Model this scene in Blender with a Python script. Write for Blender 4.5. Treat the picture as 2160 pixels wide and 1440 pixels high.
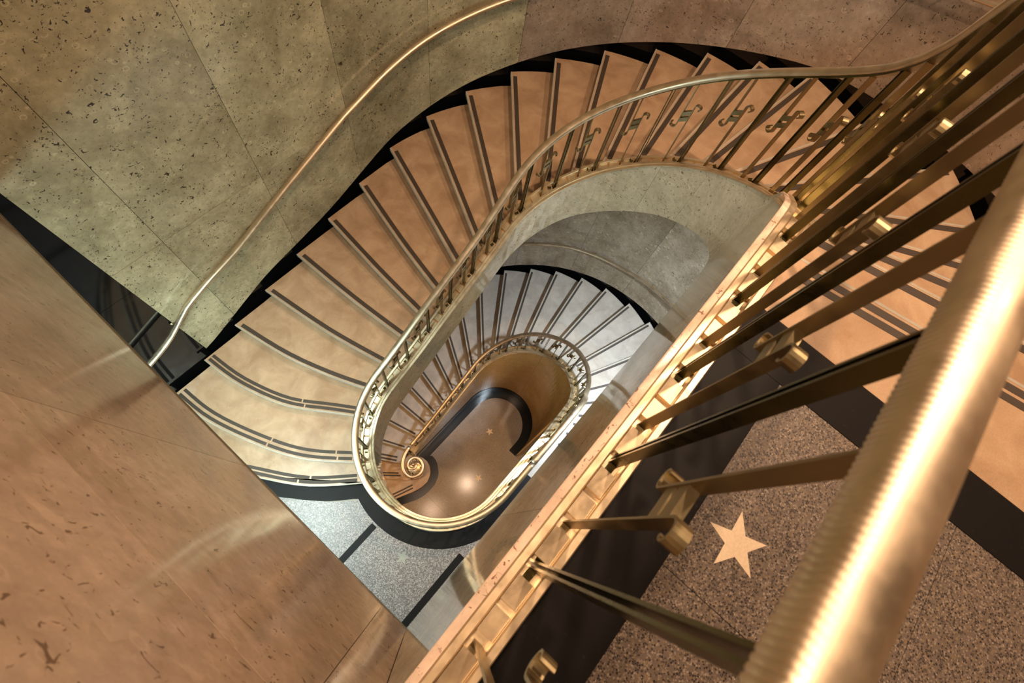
import bpy, bmesh, math, random
from math import pi, sin, cos, hypot, atan2
from mathutils import Vector, Matrix
random.seed(7)
C = bpy.context.scene.collection
for o in list(bpy.data.objects): bpy.data.objects.remove(o)

# ------------------------------------------------------------------ levels and plan (metres)
ZC = 9.844                      # camera height above the ground-storey floor
D0, H = 1.429, .165             # top landing below the camera, stair riser
D1 = D0 + 25 * H                # middle landing
D2 = D1 + 26 * H                # ground floor
ZN, Z1, Z2 = ZC - D0, ZC - D1, 0.0
X1, X0, YC = 2.113, .575, .535  # centres of the two half rounds of the open well
YO, RO, YCO = 2.9, 2.355, .549  # outer wall
RW = 2.40                       # face of the outer wall marble
XB = -.41                       # end wall above the middle landing
YW = -1.83                      # right hand wall
ZCEIL = ZC + 1.95
ZSOF = ZC - 2.49                # underside of the top landing

# ------------------------------------------------------------------ camera
f, nx, ny, ang = 1027.289, -146.638, 389.318, -.854
n = Vector((nx, ny, f)).normalized()
r = Vector((1, 0, 0)); r = (r - n * r.dot(n)).normalized(); s_ = n.cross(r)
a = cos(ang) * r + sin(ang) * s_
b = n.cross(a)
if b.x > 0: b = -b
cam = bpy.data.cameras.new('camera')
camo = bpy.data.objects.new('camera', cam); C.objects.link(camo)
right = Vector((a.x, b.x, -n.x)); up = -Vector((a.y, b.y, -n.y)); back = -Vector((a.z, b.z, -n.z))
M = Matrix((right, up, back)).transposed().to_4x4()
M.translation = Vector((0, 0, ZC))
camo.matrix_world = M
cam.sensor_width = 36; cam.lens = f / 2160 * 36
cam.clip_start = .02; cam.clip_end = 100
cam.dof.use_dof = True; cam.dof.focus_distance = 4.5; cam.dof.aperture_fstop = 4.5
bpy.context.scene.camera = camo

# ------------------------------------------------------------------ world, lights, exposure
sc = bpy.context.scene
sc.view_settings.view_transform = 'Standard'; sc.view_settings.look = 'None'
sc.view_settings.gamma = 1; sc.view_settings.use_curve_mapping = False
sc.view_settings.exposure = 0.1
w = bpy.data.worlds.new('world'); sc.world = w; w.use_nodes = True
w.node_tree.nodes['Background'].inputs[0].default_value = (.9, .75, .55, 1)
w.node_tree.nodes['Background'].inputs[1].default_value = .02

def area(name, loc, size, power, col, target=None, shape='DISK', sy=None, spread=180):
    l = bpy.data.lights.new(name, 'AREA'); l.shape = shape; l.size = size
    if sy: l.size_y = sy
    l.energy = power; l.color = col; l.spread = math.radians(spread)
    o = bpy.data.objects.new(name, l); C.objects.link(o); o.location = loc
    d = (Vector(target) - Vector(loc)) if target else Vector((0, 0, -1))
    o.rotation_euler = d.to_track_quat('-Z', 'Y').to_euler()
    return o
WARM = (1.0, .68, .45); COOL = (.74, .88, 1.0); GREEN = (.71, .92, .90); AMBER = (1.0, .60, .28)
area('ceiling_lamp', (1.9, .40, ZCEIL - .06), .12, 56, WARM, spread=125)
area('landing_lamp', (2.75, -.85, ZCEIL - .06), .30, 54, WARM, spread=125)
area('stair_lamp', (.15, .75, ZCEIL - .06), .5, 44, WARM, spread=140)
area('lower_landing_lamp', (-1.15, 1.6, ZSOF - .04), .6, 50, GREEN, spread=110)
area('lower_landing_fill', (-2.6, .95, Z1 + 2.3), .9, 80, GREEN, target=(2.6, .8, Z1 + 2.5))  # unseen fill, added to brighten the nosing fronts and curved string
area('lower_landing_lamp_right', (2.65, -.95, ZSOF - .12), .3, 112, COOL, spread=95)
area('ground_lamp', (1.0, -1.6, Z1 - .55), .4, 60, AMBER)
area('ground_lamp_left', (-1.3, 1.6, Z1 - .55), .4, 60, AMBER)

# ------------------------------------------------------------------ materials
def mat(name, base, rough=.4, metal=0., spec=.5):
    m = bpy.data.materials.new(name); m.use_nodes = True
    p = m.node_tree.nodes['Principled BSDF']
    p.inputs['Base Color'].default_value = (*base, 1); p.inputs['Roughness'].default_value = rough
    p.inputs['Metallic'].default_value = metal; p.inputs['Specular IOR Level'].default_value = spec
    return m
def nodes(m): return m.node_tree.nodes, m.node_tree.links, m.node_tree.nodes['Principled BSDF']
def noise(m, scale, detail=4, rough=.55, vec=None, dist=0):
    N, L, P = nodes(m)
    t = N.new('ShaderNodeTexNoise'); t.inputs['Scale'].default_value = scale
    t.inputs['Detail'].default_value = detail; t.inputs['Roughness'].default_value = rough
    t.inputs['Distortion'].default_value = dist
    L.new(vec, t.inputs['Vector'])
    return t.outputs['Fac']
def ramp(m, fac, stops, interp='LINEAR'):
    N, L, P = nodes(m)
    t = N.new('ShaderNodeValToRGB'); L.new(fac, t.inputs[0]); t.color_ramp.interpolation = interp
    e = t.color_ramp.elements
    while len(e) < len(stops): e.new(.5)
    for i, (p, c) in enumerate(stops):
        e[i].position = p; e[i].color = (*c, 1) if len(c) == 3 else c
    return t.outputs[0]
def mix(m, fac, c1, c2, mode='MIX'):
    N, L, P = nodes(m)
    t = N.new('ShaderNodeMix'); t.data_type = 'RGBA'; t.blend_type = mode
    if isinstance(fac, float): t.inputs[0].default_value = fac
    else: L.new(fac, t.inputs[0])
    for i, c in ((6, c1), (7, c2)):
        if isinstance(c, tuple): t.inputs[i].default_value = (*c, 1)
        else: L.new(c, t.inputs[i])
    return t.outputs[2]
def mathn(m, op, x, y):
    N, L, P = nodes(m)
    t = N.new('ShaderNodeMath'); t.operation = op
    for i, c in ((0, x), (1, y)):
        if isinstance(c, (int, float)): t.inputs[i].default_value = c
        else: L.new(c, t.inputs[i])
    return t.outputs[0]
def coords(m, scale=(1, 1, 1), rnd=True):
    N, L, P = nodes(m)
    g = N.new('ShaderNodeNewGeometry'); out = g.outputs['Position']
    if rnd:                                    # every slab is cut from another part of the block
        oi = N.new('ShaderNodeObjectInfo'); c = N.new('ShaderNodeCombineXYZ')
        k = mathn(m, 'MULTIPLY', oi.outputs['Random'], 37.)
        for i in range(3): L.new(k, c.inputs[i])
        v = N.new('ShaderNodeVectorMath'); v.operation = 'ADD'
        L.new(out, v.inputs[0]); L.new(c.outputs[0], v.inputs[1]); out = v.outputs[0]
    mp = N.new('ShaderNodeMapping'); mp.inputs['Scale'].default_value = scale
    L.new(out, mp.inputs[0]); return mp.outputs[0]
def voronoi(m, scale, vec, feature='F1', rnd=1.):
    N, L, P = nodes(m)
    t = N.new('ShaderNodeTexVoronoi'); t.feature = feature; t.inputs['Scale'].default_value = scale
    t.inputs['Randomness'].default_value = rnd; L.new(vec, t.inputs['Vector'])
    return t
def bump(m, h, strength=.1, dist=.01):
    N, L, P = nodes(m)
    t = N.new('ShaderNodeBump'); t.inputs['Strength'].default_value = strength; t.inputs['Distance'].default_value = dist
    L.new(h, t.inputs['Height']); L.new(t.outputs[0], P.inputs['Normal'])

def fossil_marble(name, c_lo, c_hi, fleck=(.05, .04, .03), rough=.1, flecks=1., tint=.18, shells=.8, spec=.5, gate_k=.20, fs=72):
    m = mat(name, c_hi, rough, 0, spec); N, L, P = nodes(m)
    v = coords(m)
    cloud = noise(m, 3.2, 6, .62, v, .4)
    fine = noise(m, 28, 5, .65, v)
    col = ramp(m, cloud, [(.33, c_lo), (.66, c_hi)])
    g = ramp(m, fine, [(.3, (.80, .80, .80)), (.7, (1.12, 1.12, 1.1))])
    col = mix(m, .75, col, g, 'MULTIPLY')
    # patchy colour of the fossil bed
    vb = voronoi(m, 26, coords(m, (1, .8, 1.1))); sb = N.new('ShaderNodeSeparateColor'); L.new(vb.outputs['Color'], sb.inputs[0])
    pt = ramp(m, sb.outputs[0], [(0, (.84, .84, .80)), (.3, (1.0, 1.0, .94)), (.6, (1.02, .97, .98)), (.85, (1.12, 1.12, 1.10)), (1, (1.18, 1.14, 1.16))])
    soft = ramp(m, noise(m, 9, 3, .6, v, 1.), [(.35, (0, 0, 0)), (.65, (1, 1, 1))])
    soft = mathn(m, 'MULTIPLY', soft, .75)
    col = mix(m, soft, col, mix(m, 1., col, pt, 'MULTIPLY'))
    # pale shell outlines
    vo = voronoi(m, 12, coords(m, (1, .75, 1.25))); L_ = vo.outputs['Distance']
    ring = ramp(m, mathn(m, 'ADD', L_, mathn(m, 'MULTIPLY', fine, .34)), [(.30, (0, 0, 0)), (.345, (1, 1, 1)), (.36, (1, 1, 1)), (.41, (0, 0, 0))])
    sel = ramp(m, noise(m, 7, 2, .5, v), [(.46, (0, 0, 0)), (.56, (1, 1, 1))])
    ring = mix(m, 1., ring, sel, 'MULTIPLY')
    ring = mathn(m, 'MULTIPLY', ring, shells)
    col = mix(m, ring, col, tuple(min(1, c * 1.65) for c in c_hi))
    # dark comma shaped flecks
    d1 = noise(m, fs, 2, .5, coords(m, (1, .45, 1)), 1.0)
    d2 = noise(m, fs, 2, .5, coords(m, (.5, 1, .55)), 1.0)
    gate = noise(m, 4.5, 3, .6, v)
    fl = mathn(m, 'MAXIMUM', d1, d2)
    fl = mathn(m, 'ADD', fl, mathn(m, 'MULTIPLY', gate, gate_k))
    fl = ramp(m, fl, [(.765, (0, 0, 0)), (.79, (1, 1, 1))])
    fl = mathn(m, 'MULTIPLY', fl, flecks)
    col = mix(m, fl, col, fleck)
    # slab to slab variation
    oi = N.new('ShaderNodeObjectInfo')
    vv = ramp(m, oi.outputs['Random'], [(0, (1 - tint,) * 3), (1, (1 + tint * .4,) * 3)])
    col = mix(m, 1., col, vv, 'MULTIPLY')
    L.new(col, P.inputs['Base Color'])
    return m
M_WALL = fossil_marble('olive_fossil_marble', (.27, .245, .15), (.50, .465, .31), rough=.16, shells=.35)
M_WALL3 = fossil_marble('wall_marble_dim_rose_light', (.235, .175, .13), (.40, .315, .245), rough=.13, flecks=.9, shells=.4)  # wall marble again, dimmer and rosier light round the curve put into its colour
M_WALL2 = fossil_marble('brown_grey_marble', (.25, .195, .13), (.42, .34, .25), rough=.14, flecks=.8)
M_END = fossil_marble('rose_fossil_marble', (.40, .295, .215), (.56, .425, .325), fleck=(.09, .045, .02), rough=.12, flecks=.75, shells=.15, spec=.22, gate_k=.15, fs=56)
M_FASCIA = fossil_marble('polished_string_marble', (.50, .46, .35), (.68, .64, .50), rough=.07, flecks=.7, shells=.15, tint=.22)
M_COPING = fossil_marble('rose_coping_marble', (.70, .54, .42), (.80, .64, .52), fleck=(.25, .12, .08), rough=.2, shells=.1)
M_BROWN = fossil_marble('honey_marble', (.38, .22, .07), (.46, .28, .10), rough=.15, flecks=.12, shells=.0, tint=.06)

def tread_mat(name, c1, c2):
    m = mat(name, c1, .33); N, L, P = nodes(m); v = coords(m)
    col = ramp(m, noise(m, 4.5, 5, .6, v, .6), [(.32, c1), (.68, c2)])
    g = ramp(m, noise(m, 160, 2, .5, v), [(.3, (.88,) * 3), (.7, (1.06,) * 3)])
    col = mix(m, .8, col, g, 'MULTIPLY')
    st = ramp(m, mathn(m, 'ADD', noise(m, 9, 3, .7, v, 2.), mathn(m, 'MULTIPLY', noise(m, 60, 2, .5, v), .12)), [(.76, (0, 0, 0)), (.80, (1, 1, 1))])
    col = mix(m, mathn(m, 'MULTIPLY', st, .45), col, tuple(c * .55 for c in c1))
    L.new(col, P.inputs['Base Color'])
    L.new(ramp(m, noise(m, 12, 4, .6, v), [(.3, (.26,) * 3), (.7, (.42,) * 3)]), P.inputs['Roughness'])
    return m
M_TREAD2 = tread_mat('grey_stair_stone', (.34, .29, .24), (.46, .40, .335))
M_NOSE = tread_mat('pale_lit_stair_edge', (.33, .30, .24), (.45, .41, .33))  # pale cast nosing, with light caught by the front faces put into its colour
M_TREAD = tread_mat('peach_stair_stone', (.34, .215, .125), (.49, .34, .215))

def terrazzo(name, base, chips, scale=170, rough=.25, dens=.5):
    m = mat(name, base, rough); N, L, P = nodes(m); v = coords(m, rnd=False)
    vo = voronoi(m, scale, v)
    t = N.new('ShaderNodeSeparateColor'); L.new(vo.outputs['Color'], t.inputs[0])
    stops = [(i / len(chips), c) for i, c in enumerate(chips)]
    col = ramp(m, t.outputs[0], stops, 'CONSTANT')
    vo2 = voronoi(m, scale, v, 'DISTANCE_TO_EDGE')
    e = ramp(m, vo2.outputs['Distance'], [(.06, (0, 0, 0)), (.14, (1, 1, 1))])
    sel = ramp(m, t.outputs[1], [(dens, (1, 1, 1)), (dens + .01, (0, 0, 0))], 'CONSTANT')
    fac = mix(m, 1., e, sel, 'MULTIPLY')
    col = mix(m, fac, base, col)
    g = ramp(m, noise(m, 3, 4, .6, v), [(.3, (.88,) * 3), (.7, (1.08,) * 3)])
    col = mix(m, 1., col, g, 'MULTIPLY')
    L.new(col, P.inputs['Base Color']); return m
M_TERN = terrazzo('rose_grey_terrazzo', (.135, .105, .085), [(.016, .012, .01), (.25, .20, .155), (.01, .008, .008), (.20, .145, .08), (.30, .25, .20), (.03, .022, .02)], 190, .45, .66)
M_TER1 = terrazzo('blue_grey_terrazzo', (.20, .168, .16), [(.055, .045, .04), (.38, .325, .30), (.13, .11, .10), (.45, .39, .36)], 120, .4, .7)
M_TER2 = terrazzo('rose_terrazzo', (.29, .24, .20), [(.24, .20, .16), (.36, .30, .25), (.19, .16, .13)], 110, .14, .4); nodes(M_TER2)[2].inputs['Specular IOR Level'].default_value = .2
M_BLACK = mat('black_marble', (.003, .003, .0035), .07, 0, .3)
M_PLINTH = mat('black_plinth_marble', (.006, .006, .006), .2, 0, .3)
def bm_():
    m = mat('black_floor_marble', (.008, .007, .007), .5, 0, .12); N, L, P = nodes(m); v = coords(m, rnd=False)
    col = ramp(m, noise(m, 40, 6, .75, v, 1.5), [(.60, (.008, .007, .007)), (.74, (.03, .027, .025)), (.80, (.16, .15, .13))])
    L.new(col, P.inputs['Base Color']); return m
M_BFLOOR = bm_()
M_STRIP = mat('dark_grit_strip', (.045, .032, .022), .65)
M_STAR = tread_mat('cream_inlay', (.66, .52, .36), (.76, .62, .45))
M_STAR1 = tread_mat('pale_inlay', (.30, .29, .24), (.36, .34, .28))
def metal(name, base, rough, var=.25, spec=.5):
    m = mat(name, base, rough, 1.); N, L, P = nodes(m); v = coords(m, rnd=False)
    k = noise(m, 14, 5, .6, v)
    L.new(ramp(m, k, [(.3, tuple(c * (1 - var) for c in base)), (.7, base)]), P.inputs['Base Color'])
    L.new(ramp(m, k, [(.3, (rough * .8,) * 3), (.7, (min(1, rough * 1.3),) * 3)]), P.inputs['Roughness'])
    return m
M_RAIL = metal('satin_brass_handrail', (.74, .61, .44), .41, .10)
M_BAL = metal('aged_brass', (.15, .135, .06), .28, .25)
M_SCR = metal('polished_brass', (.34, .275, .155), .38, .12)
M_SHOE = metal('pale_brass', (.82, .66, .44), .38, .10); nodes(M_SHOE)[2].inputs['Metallic'].default_value = .85
M_CEIL = mat('plaster', (.30, .26, .21), .9)
M_PLASTER = mat('cream_plaster', (.78, .66, .42), .8)
M_SOFFIT = mat('soffit_plaster', (.55, .5, .42), .9)

# ------------------------------------------------------------------ object helpers
def obj(name, verts, faces, m, parent=None, smooth=False, bevel=None):
    me = bpy.data.meshes.new(name); me.from_pydata([tuple(v) for v in verts], [], faces)
    me.materials.append(m)
    o = bpy.data.objects.new(name, me); C.objects.link(o)
    bm = bmesh.new(); bm.from_mesh(me); bmesh.ops.recalc_face_normals(bm, faces=bm.faces); bm.to_mesh(me); bm.free()
    if smooth:
        for p in me.polygons: p.use_smooth = True
    if parent:
        o.parent = parent
        L = parent.get('_w', None)
        off = Vector(parent_world(parent)); 
        me.transform(Matrix.Translation(-off))
    return o
def parent_world(p):
    v = Vector((0, 0, 0))
    while p: v = v + p.location; p = p.parent
    return v
def thing(name, label, cat, loc, group=None):
    o = bpy.data.objects.new(name, None); C.objects.link(o); o.location = loc
    o.empty_display_size = .1
    o['label'] = label; o['category'] = cat
    if group: o['group'] = group
    return o
def struct(o): o['kind'] = 'structure'; return o
def setting(name, loc=(0, 0, 0)):
    o = bpy.data.objects.new(name, None); C.objects.link(o); o.location = loc; o['kind'] = 'structure'; return o
def prism(poly, zt, zb):
    k = len(poly)
    v = [(x, y, zt) for x, y in poly] + [(x, y, zb) for x, y in poly]
    fc = [tuple(range(k)), tuple(range(2 * k - 1, k - 1, -1))]
    fc += [(i, i + k, (i + 1) % k + k, (i + 1) % k) for i in range(k)]
    return v, fc
def box(x0, x1, y0, y1, z0, z1): return prism([(x0, y0), (x1, y0), (x1, y1), (x0, y1)], z1, z0)
def join(parts):
    V, F = [], []
    for v, fc in parts:
        k = len(V); V += list(v); F += [tuple(i + k for i in q) for q in fc]
    return V, F
def loft(rings, closed=True, caps=True):
    V, F = [], []; k = len(rings[0])
    for rg in rings: V += rg
    for i in range(len(rings) - 1):
        for j in range(k if closed else k - 1):
            j2 = (j + 1) % k
            F.append((i * k + j, i * k + j2, (i + 1) * k + j2, (i + 1) * k + j))
    if caps and closed:
        F.append(tuple(range(k - 1, -1, -1))); F.append(tuple(range((len(rings) - 1) * k, len(rings) * k)))
    return V, F
def interp(T, x):
    if x <= T[0][0]: return T[0][1]
    for (xa, ya), (xb, yb) in zip(T, T[1:]):
        if x <= xb: return ya + (yb - ya) * (x - xa) / (xb - xa)
    return T[-1][1]
def smooth_table(T, lo, hi, step=.05, win=.14):
    out = []; k = int((hi - lo) / step)
    for i in range(k + 1):
        x = lo + i * step
        out.append((x, sum(interp(T, x + win * d) for d in (-1, -.5, 0, .5, 1)) / 5))
    return out

# ------------------------------------------------------------------ path round the well
RB = .78
S1 = pi * RB; S2 = S1 + X1 - X0; S3 = S2 + pi * RB; S4 = S3 + X1 - X0; S5 = S4 + S1; S6 = S5 + X1 - X0
def path(s):
    """point function (r -> x, y) and outward direction at arc length s (measured at radius RB)"""
    if s < 0: c, d = (X1 + s, YC), (0, -1)
    elif s < S1: t = s / RB - pi / 2; c, d = (X1, YC), (cos(t), sin(t))
    elif s < S2: c, d = (X1 - (s - S1), YC), (0, 1)
    elif s < S3: t = pi / 2 + (s - S2) / RB; c, d = (X0, YC), (cos(t), sin(t))
    elif s < S4: c, d = (X0 + s - S3, YC), (0, -1)
    else: return path(s - S4) if s - S4 < S2 else ((X0 - (s - S6), YC), (0, 1))
    return c, d
def at(s, r): c, d = path(s); return c[0] + d[0] * r, c[1] + d[1] * r
def stations(s0, s1, step=.06):
    brk = sorted({x for x in (0, S1, S2, S3, S4, S5, S6) if s0 < x < s1} | {s0, s1}); out = []
    for u, v in zip(brk, brk[1:]):
        k = max(1, int(round((v - u) / step)))
        out += [u + (v - u) * i / k for i in range(k)]
    return out + [brk[-1]]
def sweep(prof, s0, s1, zf, step=.06, caps=True):
    """prof: closed list of (radius, height)"""
    rings = []
    for s in stations(s0, s1, step):
        z = zf(s); rings.append([(*at(s, rr), z + hh) for rr, hh in prof])
    return loft(rings, True, caps)

# stair nosings, upper flight: (s along the well, depth below landing)
NU = [(-.58, 0), (-.25, .165), (-.02, .33), (.15, .495), (.37, .66), (.58, .825), (.80, .99), (1.01, 1.155), (1.22, 1.32), (1.42, 1.485), (1.63, 1.65), (1.82, 1.815), (2.03, 1.98), (2.24, 2.145), (2.42, 2.31), (2.64, 2.475), (2.87, 2.64), (3.11, 2.805), (3.34, 2.97), (3.56, 3.135), (3.83, 3.3), (4.08, 3.465), (4.36, 3.63), (4.70, 3.795), (4.98, 3.96)]
NL = [(-.58, 0), (-.38, .165), (-.20, .33), (-.03, .495), (.19, .66), (.40, .825), (.60, .99), (.81, 1.155), (1.01, 1.32), (1.21, 1.485), (1.42, 1.65), (1.63, 1.815), (1.85, 1.98), (2.04, 2.145), (2.23, 2.31), (2.44, 2.475), (2.67, 2.64), (2.88, 2.805), (3.10, 2.97), (3.32, 3.135), (3.54, 3.3), (3.77, 3.465), (4.03, 3.63), (4.27, 3.795), (4.6, 3.96), (4.9, 4.125)]
CB = .075
shoe_t = [(-9, -CB), (-.62, -CB), (-.45, -.06), (-.25, .09), (-.02, .26)] + [(s, d - .035) for s, d in NU[3:21]] + [(4.08, 3.43), (4.33, 3.60), (4.70, 3.80), (4.98, 3.93), (5.3, 4.125 - CB)]
shoe_t += [(S4 - .62, 4.125 - CB), (S4 - .42, 4.125 + .08), (S4 - .20, 4.125 + .30)] + [(S4 + s, 4.125 + d + .02) for s, d in NL[3:22]] + [(S4 + 4.03, 4.125 + 3.66), (S4 + 4.3, 4.125 + 3.80)]
SHOE = smooth_table(shoe_t, -3., S4 + 4.25, .04, .07)
def z_shoe(s): return ZN - interp(SHOE, s)
rail_t = [(-9, -1.085), (-.62, -1.085), (-.40, -.95), (-.13, -.70), (.15, -.40), (.31, -.23), (.59, .02), (.82, .22), (1.03, .40), (1.25, .59), (1.47, .79), (1.72, 1.005), (1.99, 1.225), (2.21, 1.42), (2.48, 1.70), (2.78, 1.98), (3.21, 2.27), (3.49, 2.45), (3.65, 2.58), (3.9, 2.76), (4.10, 2.88), (4.35, 2.97), (4.6, 3.03), (4.9, 3.06), (5.2, 3.06)]
rail_t += [(S4 - .60, 3.06), (S4 - .30, 3.20), (S4 + .0, 4.125 - .20), (S4 + .25, 4.125 + .07), (S4 + .42, 4.125 + .20), (S4 + .65, 4.125 + .36), (S4 + .93, 4.125 + .57), (S4 + 1.27, 4.125 + .88), (S4 + 1.59, 4.125 + 1.16), (S4 + 1.87, 4.125 + 1.43), (S4 + 2.10, 4.125 + 1.70), (S4 + 2.42, 4.125 + 1.98), (S4 + 2.97, 4.125 + 2.42), (S4 + 3.55, 4.125 + 2.86), (S4 + 3.99, 4.125 + 3.12)]
RAILT = smooth_table(rail_t, -3., S6 + .02, .05, .1)
def z_rail(s): return ZN - interp(RAILT, s)

# nose lines in plan: list of points from the well outwards
def arc_out(phi): return (X1 + RO * cos(math.radians(phi)), YCO + RO * sin(math.radians(phi)))
def inn(s, r=.835): return at(s, r)
UP = {0: [inn(-.58), (1.79, -1.8)], 1: [inn(-.25), (2.2, -1.8)], 2: [inn(-.02), (2.60, -1.755)], 3: [inn(.15), (3.0, -1.633)], 4: [inn(.37), (3.42, -1.41)], 5: [inn(.58), (3.89, -1.0)],
      6: [inn(.80), arc_out(-26)], 7: [inn(1.01), arc_out(-10)], 8: [inn(1.22), (4.463, .557)], 9: [inn(1.42), (4.42, .98)], 10: [inn(1.63), (4.303, 1.403)], 11: [inn(1.83), (4.105, 1.806)], 12: [inn(2.03), (3.831, 2.161)], 13: [inn(2.25), (3.515, 2.442)], 14: [inn(2.42), (3.118, 2.679)], 15: [inn(2.64), (2.704, 2.829)],
      16: [inn(2.86), (2.247, 2.9)], 17: [inn(3.11), (1.60, 2.1), (1.801, 2.9)], 18: [inn(3.33), (1.275, 2.1), (1.35, 2.9)], 19: [inn(3.56), (.935, 2.1), (.896, 2.9)], 20: [inn(3.83), (.56, 2.1), (.442, 2.9)],
      21: [inn(4.08), (.285, 1.801), (.12, 2.301), (.003, 2.9)], 22: [inn(4.315), (.045, 1.582), (-.217, 1.972), (-.384, 2.472), (-.438, 2.9)],
      23: [inn(4.72), (-.431, 1.44), (-.629, 1.832), (-.826, 2.435), (-.874, 2.9)], 24: [inn(4.90), (-.616, 1.287), (-.906, 1.752), (-1.08, 2.1), (-1.30, 2.9)]}
def lq(k, o): return [inn(NL[k][0]), o]
LO = {0: [inn(-.58), (1.79, -1.8)], 1: lq(1, (2.15, -1.8)), 2: lq(2, (2.65, -1.74)), 3: lq(3, (3.08, -1.59)), 4: lq(4, (3.50, -1.34)), 5: lq(5, (3.843, -1.049)), 6: lq(6, (4.09, -.732)), 7: lq(7, (4.288, -.354)), 8: lq(8, (4.421, .079)), 9: lq(9, (4.468, .538)), 10: lq(10, (4.429, .978)), 11: lq(11, (4.304, 1.412)), 12: lq(12, (4.112, 1.795)), 13: lq(13, (3.834, 2.157)), 14: lq(14, (3.498, 2.454)), 15: lq(15, (3.122, 2.677)), 16: lq(16, (2.756, 2.815)), 17: lq(17, (2.282, 2.898)), 18: lq(18, (1.774, 2.9)), 19: lq(19, (1.352, 2.9)), 20: lq(20, (.95, 2.9)), 21: lq(21, (.391, 2.9)), 22: lq(22, (-.186, 2.9)), 23: [inn(4.27), (.071, 1.661), (-.68, 2.9)]}
def resample(pts, k):
    """smooth curve through pts (Catmull-Rom), k+1 points evenly spaced"""
    if len(pts) == 2:
        return [(pts[0][0] + (pts[1][0] - pts[0][0]) * i / k, pts[0][1] + (pts[1][1] - pts[0][1]) * i / k) for i in range(k + 1)]
    P = [pts[0]] + list(pts) + [pts[-1]]; fine = []
    for i in range(1, len(P) - 2):
        for j in range(12):
            t = j / 12
            fine.append(tuple(.5 * (2 * P[i][c] + (P[i + 1][c] - P[i - 1][c]) * t + (2 * P[i - 1][c] - 5 * P[i][c] + 4 * P[i + 1][c] - P[i + 2][c]) * t * t + (3 * P[i][c] - P[i - 1][c] - 3 * P[i + 1][c] + P[i + 2][c]) * t ** 3) for c in (0, 1)))
    fine.append(pts[-1])
    L = [0]
    for p, q in zip(fine, fine[1:]): L.append(L[-1] + hypot(q[0] - p[0], q[1] - p[1]))
    out = []; j = 0
    for i in range(k + 1):
        t = L[-1] * i / k
        while j < len(L) - 2 and L[j + 1] < t: j += 1
        e = (t - L[j]) / max(1e-9, L[j + 1] - L[j])
        out.append((fine[j][0] + (fine[j + 1][0] - fine[j][0]) * e, fine[j][1] + (fine[j + 1][1] - fine[j][1]) * e))
    return out
NK = 16
def shift(line, d):
    """offset a polyline sideways by d towards uphill (positive) """
    out = []
    for i, p in enumerate(line):
        q0 = line[max(0, i - 1)]; q1 = line[min(len(line) - 1, i + 1)]
        tx, ty = q1[0] - q0[0], q1[1] - q0[1]; l = hypot(tx, ty)
        out.append((p[0] + ty / l * d, p[1] - tx / l * d))
    return out
def border(r_or, k0s, k1s, rr, kk=6):
    return [at(k0s + (k1s - k0s) * i / kk, rr) for i in range(kk + 1)]
def outer_arc(p, q, kk=6):
    """points along the outer wall line between p and q"""
    out = []
    for i in range(1, kk):
        t = i / kk; x, y = p[0] + (q[0] - p[0]) * t, p[1] + (q[1] - p[1]) * t
        if x > X1 and (p[0] > X1 + .3 or q[0] > X1 + .3):
            th = atan2(y - YCO, x - X1); e = hypot(x - X1, y - YCO)
            rr = hypot(p[0] - X1, p[1] - YCO) * (1 - t) + hypot(q[0] - X1, q[1] - YCO) * t
            x, y = X1 + rr * cos(th), YCO + rr * sin(th)
        out.append((x, y))
    return out
def strip_mesh(line, off, wid, z, t0=.03, t1=.97, gaps=()):
    a_, b_ = shift(line, off), shift(line, off + wid); k = len(line) - 1
    parts = []
    segs = []; prev = t0
    for g in gaps: segs.append((prev, g - .004)); prev = g + .004
    segs.append((prev, t1))
    def lerp(Ln, t):
        x = t * k; i = min(k - 1, int(x)); e = x - i
        return (Ln[i][0] + (Ln[i + 1][0] - Ln[i][0]) * e, Ln[i][1] + (Ln[i + 1][1] - Ln[i][1]) * e)
    for u, v in segs:
        q = 10; A = [lerp(a_, u + (v - u) * i / q) for i in range(q + 1)]; B = [lerp(b_, u + (v - u) * i / q) for i in range(q + 1)]
        parts.append(prism(A + B[::-1], z + .0015, z - .006))
    return join(parts)

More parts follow.
